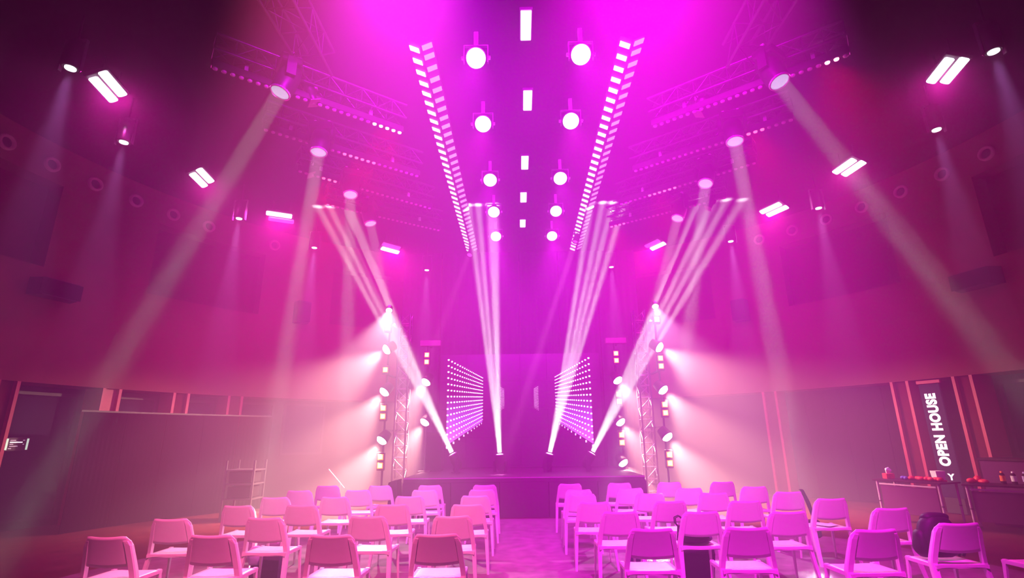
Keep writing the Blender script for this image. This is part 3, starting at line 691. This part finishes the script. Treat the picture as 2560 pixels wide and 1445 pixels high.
# ------------------------------------------------------------------ chairs
def chair_parts():
    D={}
    def yback(z):      # lean of the back
        return .035-.10*max(0,(z-.44)/.36)**1.2 if z>.44 else .035-.10*((.44-z)/.44)**1.3
    def hw(z): return .200+(.80-z)*.15 if z>.45 else .2525+(.45-z)*.05
    # backrest: folded shell, corners rounded at the top
    A=[];B=[]; NU=14; NV=9
    for j in range(NV+1):
        v=j/NV; ra=[];rb=[]
        for i in range(NU+1):
            u=-1+2*i/NU
            zt=.802-.014*(1-u*u)-(0.055*max(0,(abs(u)-.76)/.24)**2.4)
            zb=.548-.022*(1-u*u)
            z=zb+(zt-zb)*v
            x=u*hw(z)*.995; c=.030*(1-u*u); fold=.0 if abs(u)<.78 else .028*((abs(u)-.78)/.22)
            y=yback(z)-.006-c*.55+fold*.8
            ra.append((x,y,z)); rb.append((x*.980,y+.017,z-(.003 if j==NV else 0)))
        A.append(ra);B.append(rb)
    g=G(); g.grid_solid(A,B); D['backrest']=g.mesh('backrest')
    for s_ in (-1,1):
        g=G(); rings=[]
        for z in (.752,.71,.60,.50,.44,.36,.25,.12,.0):
            w=.040+.006*(z/.8); xo=s_*(hw(z)+ .0); xi=xo-s_*w*(1 if z>.3 else .75+.25*z/.3); y=yback(z); dpt=.030+.014*(1-abs(z-.45)/.45)
            if z>.74: xo-=s_*.016; xi-=s_*.004
            rings.append([(xo,y+.012,z),(xo-s_*.004,y-.006,z),(xi,y-.016,z),(xi,y+.012+dpt*.4,z),(xo-s_*.006,y+.012+dpt,z)])
        if s_>0: rings=[list(reversed(r)) for r in rings]
        g.rings(rings,True,True); D['rear%d'%s_]=g.mesh('leg')
        g=G(); rings=[]
        for z,xo,y,w in ((.432,.232,.405,.040),(.40,.234,.412,.036),(.25,.238,.425,.028),(.0,.246,.440,.020)):
            rings.append([(s_*xo,y,z),(s_*xo,y-w,z),(s_*(xo-w*.8),y-w,z),(s_*(xo-w*.8),y,z)])
        if s_<0: rings=[list(reversed(r)) for r in rings]
        g.rings(rings,True,True); D['front%d'%s_]=g.mesh('leg')
    A=[];B=[]
    for j in range(9):
        v=j/8; ra=[];rb=[]
        for i in range(11):
            u=-1+2*i/10; y=.020+.405*v+(.018*(u*u)*(-1 if v<.1 else 0)); x=u*(.238-.008*v)
            if v>.85: x*=1-.05*(v-.85)/.15
            z=.438-.014*(1-u*u)*(1-.3*v)-(.012*max(0,(v-.8)/.2)**2)-(.010*abs(u)**6)
            ra.append((x,y,z)); rb.append((x*.985,y,z-.022-.010*(abs(u)**4)))
        A.append(ra);B.append(rb)
    g=G(); g.grid_solid(A,B); D['seat']=g.mesh('seat')
    g=G()
    for s_ in (-1,1): g.box((s_*.226,.215,.410),(.018,.40,.028))
    g.box((0,.030,.412),(.45,.018,.034)); g.box((0,.405,.408),(.42,.018,.024))
    D['seat_rail']=g.mesh('seat_rail')
    return D
CP=chair_parts()
for me in CP.values():
    me.materials.append(M['plastic'])
    import bmesh
    b=bmesh.new(); b.from_mesh(me); bmesh.ops.recalc_face_normals(b,faces=b.faces); b.to_mesh(me); b.free()
def chair0(x,y,rz,label,group):
    t=thing('chair',label,'chair',(x,y,.012),rz,group)
    for k,nm in (('backrest','backrest'),('seat','seat'),('seat_rail','seat_rail'),('rear-1','leg'),('rear1','leg'),('front-1','leg'),('front1','leg')):
        o=bpy.data.objects.new(nm,CP[k]); COL.objects.link(o); o.parent=t
    return t
LC=[[(-3.66,4.95),(-2.75,4.98),(-1.67,4.93),(-0.74,4.92)],[(-3.78,6.0),(-2.77,6.02),(-1.66,6.05),(-0.74,6.0)],
    [(-3.64,7.12),(-2.82,7.12),(-1.64,7.07),(-0.67,6.98)],[(-3.6,8.08),(-2.71,8.04),(-1.62,8.04),(-0.66,8.0)],
    [(-3.66,9.09),(-2.68,9.05),(-1.56,8.95),(-0.63,8.9)],[(-3.5,9.95),(-2.52,9.85),(-1.62,9.82),(-0.64,9.75)]]
RC=[[(1.17,5.08),(2.03,5.09),(3.06,4.93),(4.0,5.21)],[(1.09,6.19),(1.96,6.13),(2.87,6.06),(4.1,6.25)],
    [(0.93,7.09),(1.89,7.09),(2.82,7.04),(3.98,7.2)],[(0.88,8.05),(1.87,8.06),(2.78,8.02),(3.87,8.07)],
    [(0.91,8.72),(1.75,8.87),(2.66,8.76),(3.74,8.91)],[(0.87,9.8),(1.76,9.85),(2.66,9.9),(3.59,9.86)]]
rown=['nearest row','second row','third row','fourth row','fifth row','back row']
cL=['at the outer left end','third from the aisle','second from the aisle','next to the aisle']
cR=['next to the aisle','second from the aisle','third from the aisle','at the outer right end']
random.seed(3)
for blk,CC,cn,tone in (('left',LC,cL,'rose-lit'),('right',RC,cR,'magenta-lit')):
    for r_ in range(6):
        for c_ in range(4):
            x,y=CC[r_][c_]; rz=R(random.uniform(-3,3))
            chair0(x,y+.06,rz,'%s white plastic chair, %s block, %s, %s'%(tone,blk,rown[r_],cn[c_]),'white chairs of the %s block'%blk)
chair0(4.80,5.10,R(4),'white plastic chair cut off by the right edge of the frame','white chairs of the right block')

# ------------------------------------------------------------------ bags
def blob(g,c,r,n=18,m=12,lump=.08,seed=1,flat=0.0):
    rnd=random.Random(seed); ph=[rnd.uniform(0,6.28) for _ in range(4)]; R2=[]
    for i in range(1,m):
        t_=math.pi*i/m; ring=[]
        for k in range(n):
            a=2*math.pi*k/n; s_=1+lump*(math.sin(3*a+ph[0]+t_*2)+.6*math.sin(5*a+ph[1]-t_*3)+.5*math.sin(4*t_+ph[2]))
            ct=math.copysign(abs(math.cos(a))**.7,math.cos(a)); st=math.copysign(abs(math.sin(a))**.7,math.sin(a)); sz=math.sin(t_)**.6
            ring.append((c[0]+r[0]*sz*ct*s_, c[1]+r[1]*sz*st*s_, c[2]-r[2]*math.cos(t_)*(1+.3*lump)))
        R2.append(ring)
    return g.rings(R2,True,True,True)
t=thing('backpack','bulky black backpack propped on the outer right chair of the nearest row','bag',(3.97,5.50,.465))
obj('pack_body',blob(G(),(.02,-.02,.18),(.175,.09,.18),seed=4,lump=.05),'bagblack',t); obj('pack_top',blob(G(),(.03,0,.33),(.13,.06,.06),seed=5,lump=.05),'bagblack',t)
obj('side_pocket',blob(G(),(-.13,.0,.12),(.07,.08,.12),seed=6,lump=.06),'bagblack',t)
for k,x in enumerate((.17,.215)): obj('strap',G().tube([(x-.06,0,.20),(x,-.05,.06),(x+.02,.00,.01),(x+.05,.06,.008)],.014),'bagblack',t)
t=thing('tote_bag','tall black tote bag standing on the floor behind a second-row right chair','bag',(2.06,6.80,.012))
obj('tote_body',G().rings([[(-.17,-.07,0),(.17,-.07,0),(.17,.07,0),(-.17,.07,0)],[(-.20,-.09,.25),(.20,-.09,.25),(.20,.09,.25),(-.20,.09,.25)],[(-.18,-.03,.55),(.17,-.03,.55),(.17,.03,.55),(-.18,.03,.55)]],smooth=False),'bagblack',t)
for y in (-.03,.03): obj('tote_handle',G().tube([(-.17,y,.53),(-.21,y,.58),(-.21,y,.64),(-.16,y,.66),(-.11,y,.61),(-.09,y,.53)],.007),'bagblack',t)
t=thing('dark_jacket','dark jacket bundled on the seat above the tall tote bag','jacket',(1.96,6.42,.455))
obj('jacket_body',blob(G(),(-.04,-.05,.055),(.17,.13,.06),seed=21,lump=.07),'bagblack',t); obj('sleeve',blob(G(),(.13,.03,.035),(.05,.10,.035),seed=22,lump=.06),'bagpurple',t)
t=thing('shoulder_bag','black shoulder bag hung over the outer right chair in the fourth row','bag',(4.16,8.2,.30))
obj('bag_body',G().rbox((.07,.06,-.02),(.20,.12,.24),.02),'bagblack',t)
obj('bag_strap',G().rings([[(-.135,-.115,.532),(-.085,-.115,.532),(-.085,-.10,.532),(-.135,-.10,.532)],[(-.12,-.125,.525),(-.07,-.125,.525),(-.07,-.13,.52),(-.12,-.13,.52)],[(-.06,-.115,.35),(-.0,-.115,.35),(-.0,-.125,.35),(-.06,-.125,.35)],[(.02,-.07,.12),(.07,-.05,.12),(.07,-.06,.12),(.02,-.08,.12)]]),'bagblack',t)
t=thing('purple_bag','dark purple bag with a lavender cloth behind a second-row left chair','bag',(-2.98,6.70,.012))
obj('bag_body',G().rings([[(-.16,-.10,0),(.16,-.10,0),(.16,.10,0),(-.16,.10,0)],[(-.17,-.11,.15),(.17,-.11,.15),(.17,.11,.15),(-.17,.11,.15)],[(-.11,-.05,.36),(.14,-.05,.36),(.14,.05,.36),(-.11,.05,.36)]]),'bagpurple',t)
obj('cloth',blob(G(),(-.12,-.08,.30),(.09,.06,.10),seed=9,lump=.12),'cloth',t)
t=thing('small_pouch','small dark pouch on the floor beneath the right-hand aisle chairs','bag',(1.45,7.45,.012))
obj('pouch_body',blob(G(),(0,0,.09),(.10,.07,.09),seed=12,lump=.05),'bagpurple',t); obj('pouch_handle',G().tube([(-.05,0,.16),(-.03,0,.22),(.03,0,.22),(.05,0,.16)],.008),'bagblack',t)
t=thing('paper_sheet','white paper sheet lying on the outer right chair of the third row','paper',(3.99,7.51,.448))
obj('sheet',G(Matrix.Rotation(.5,4,'Z')).rbox((0,0,.002),(.21,.297,.003),.0005),'paper',t)
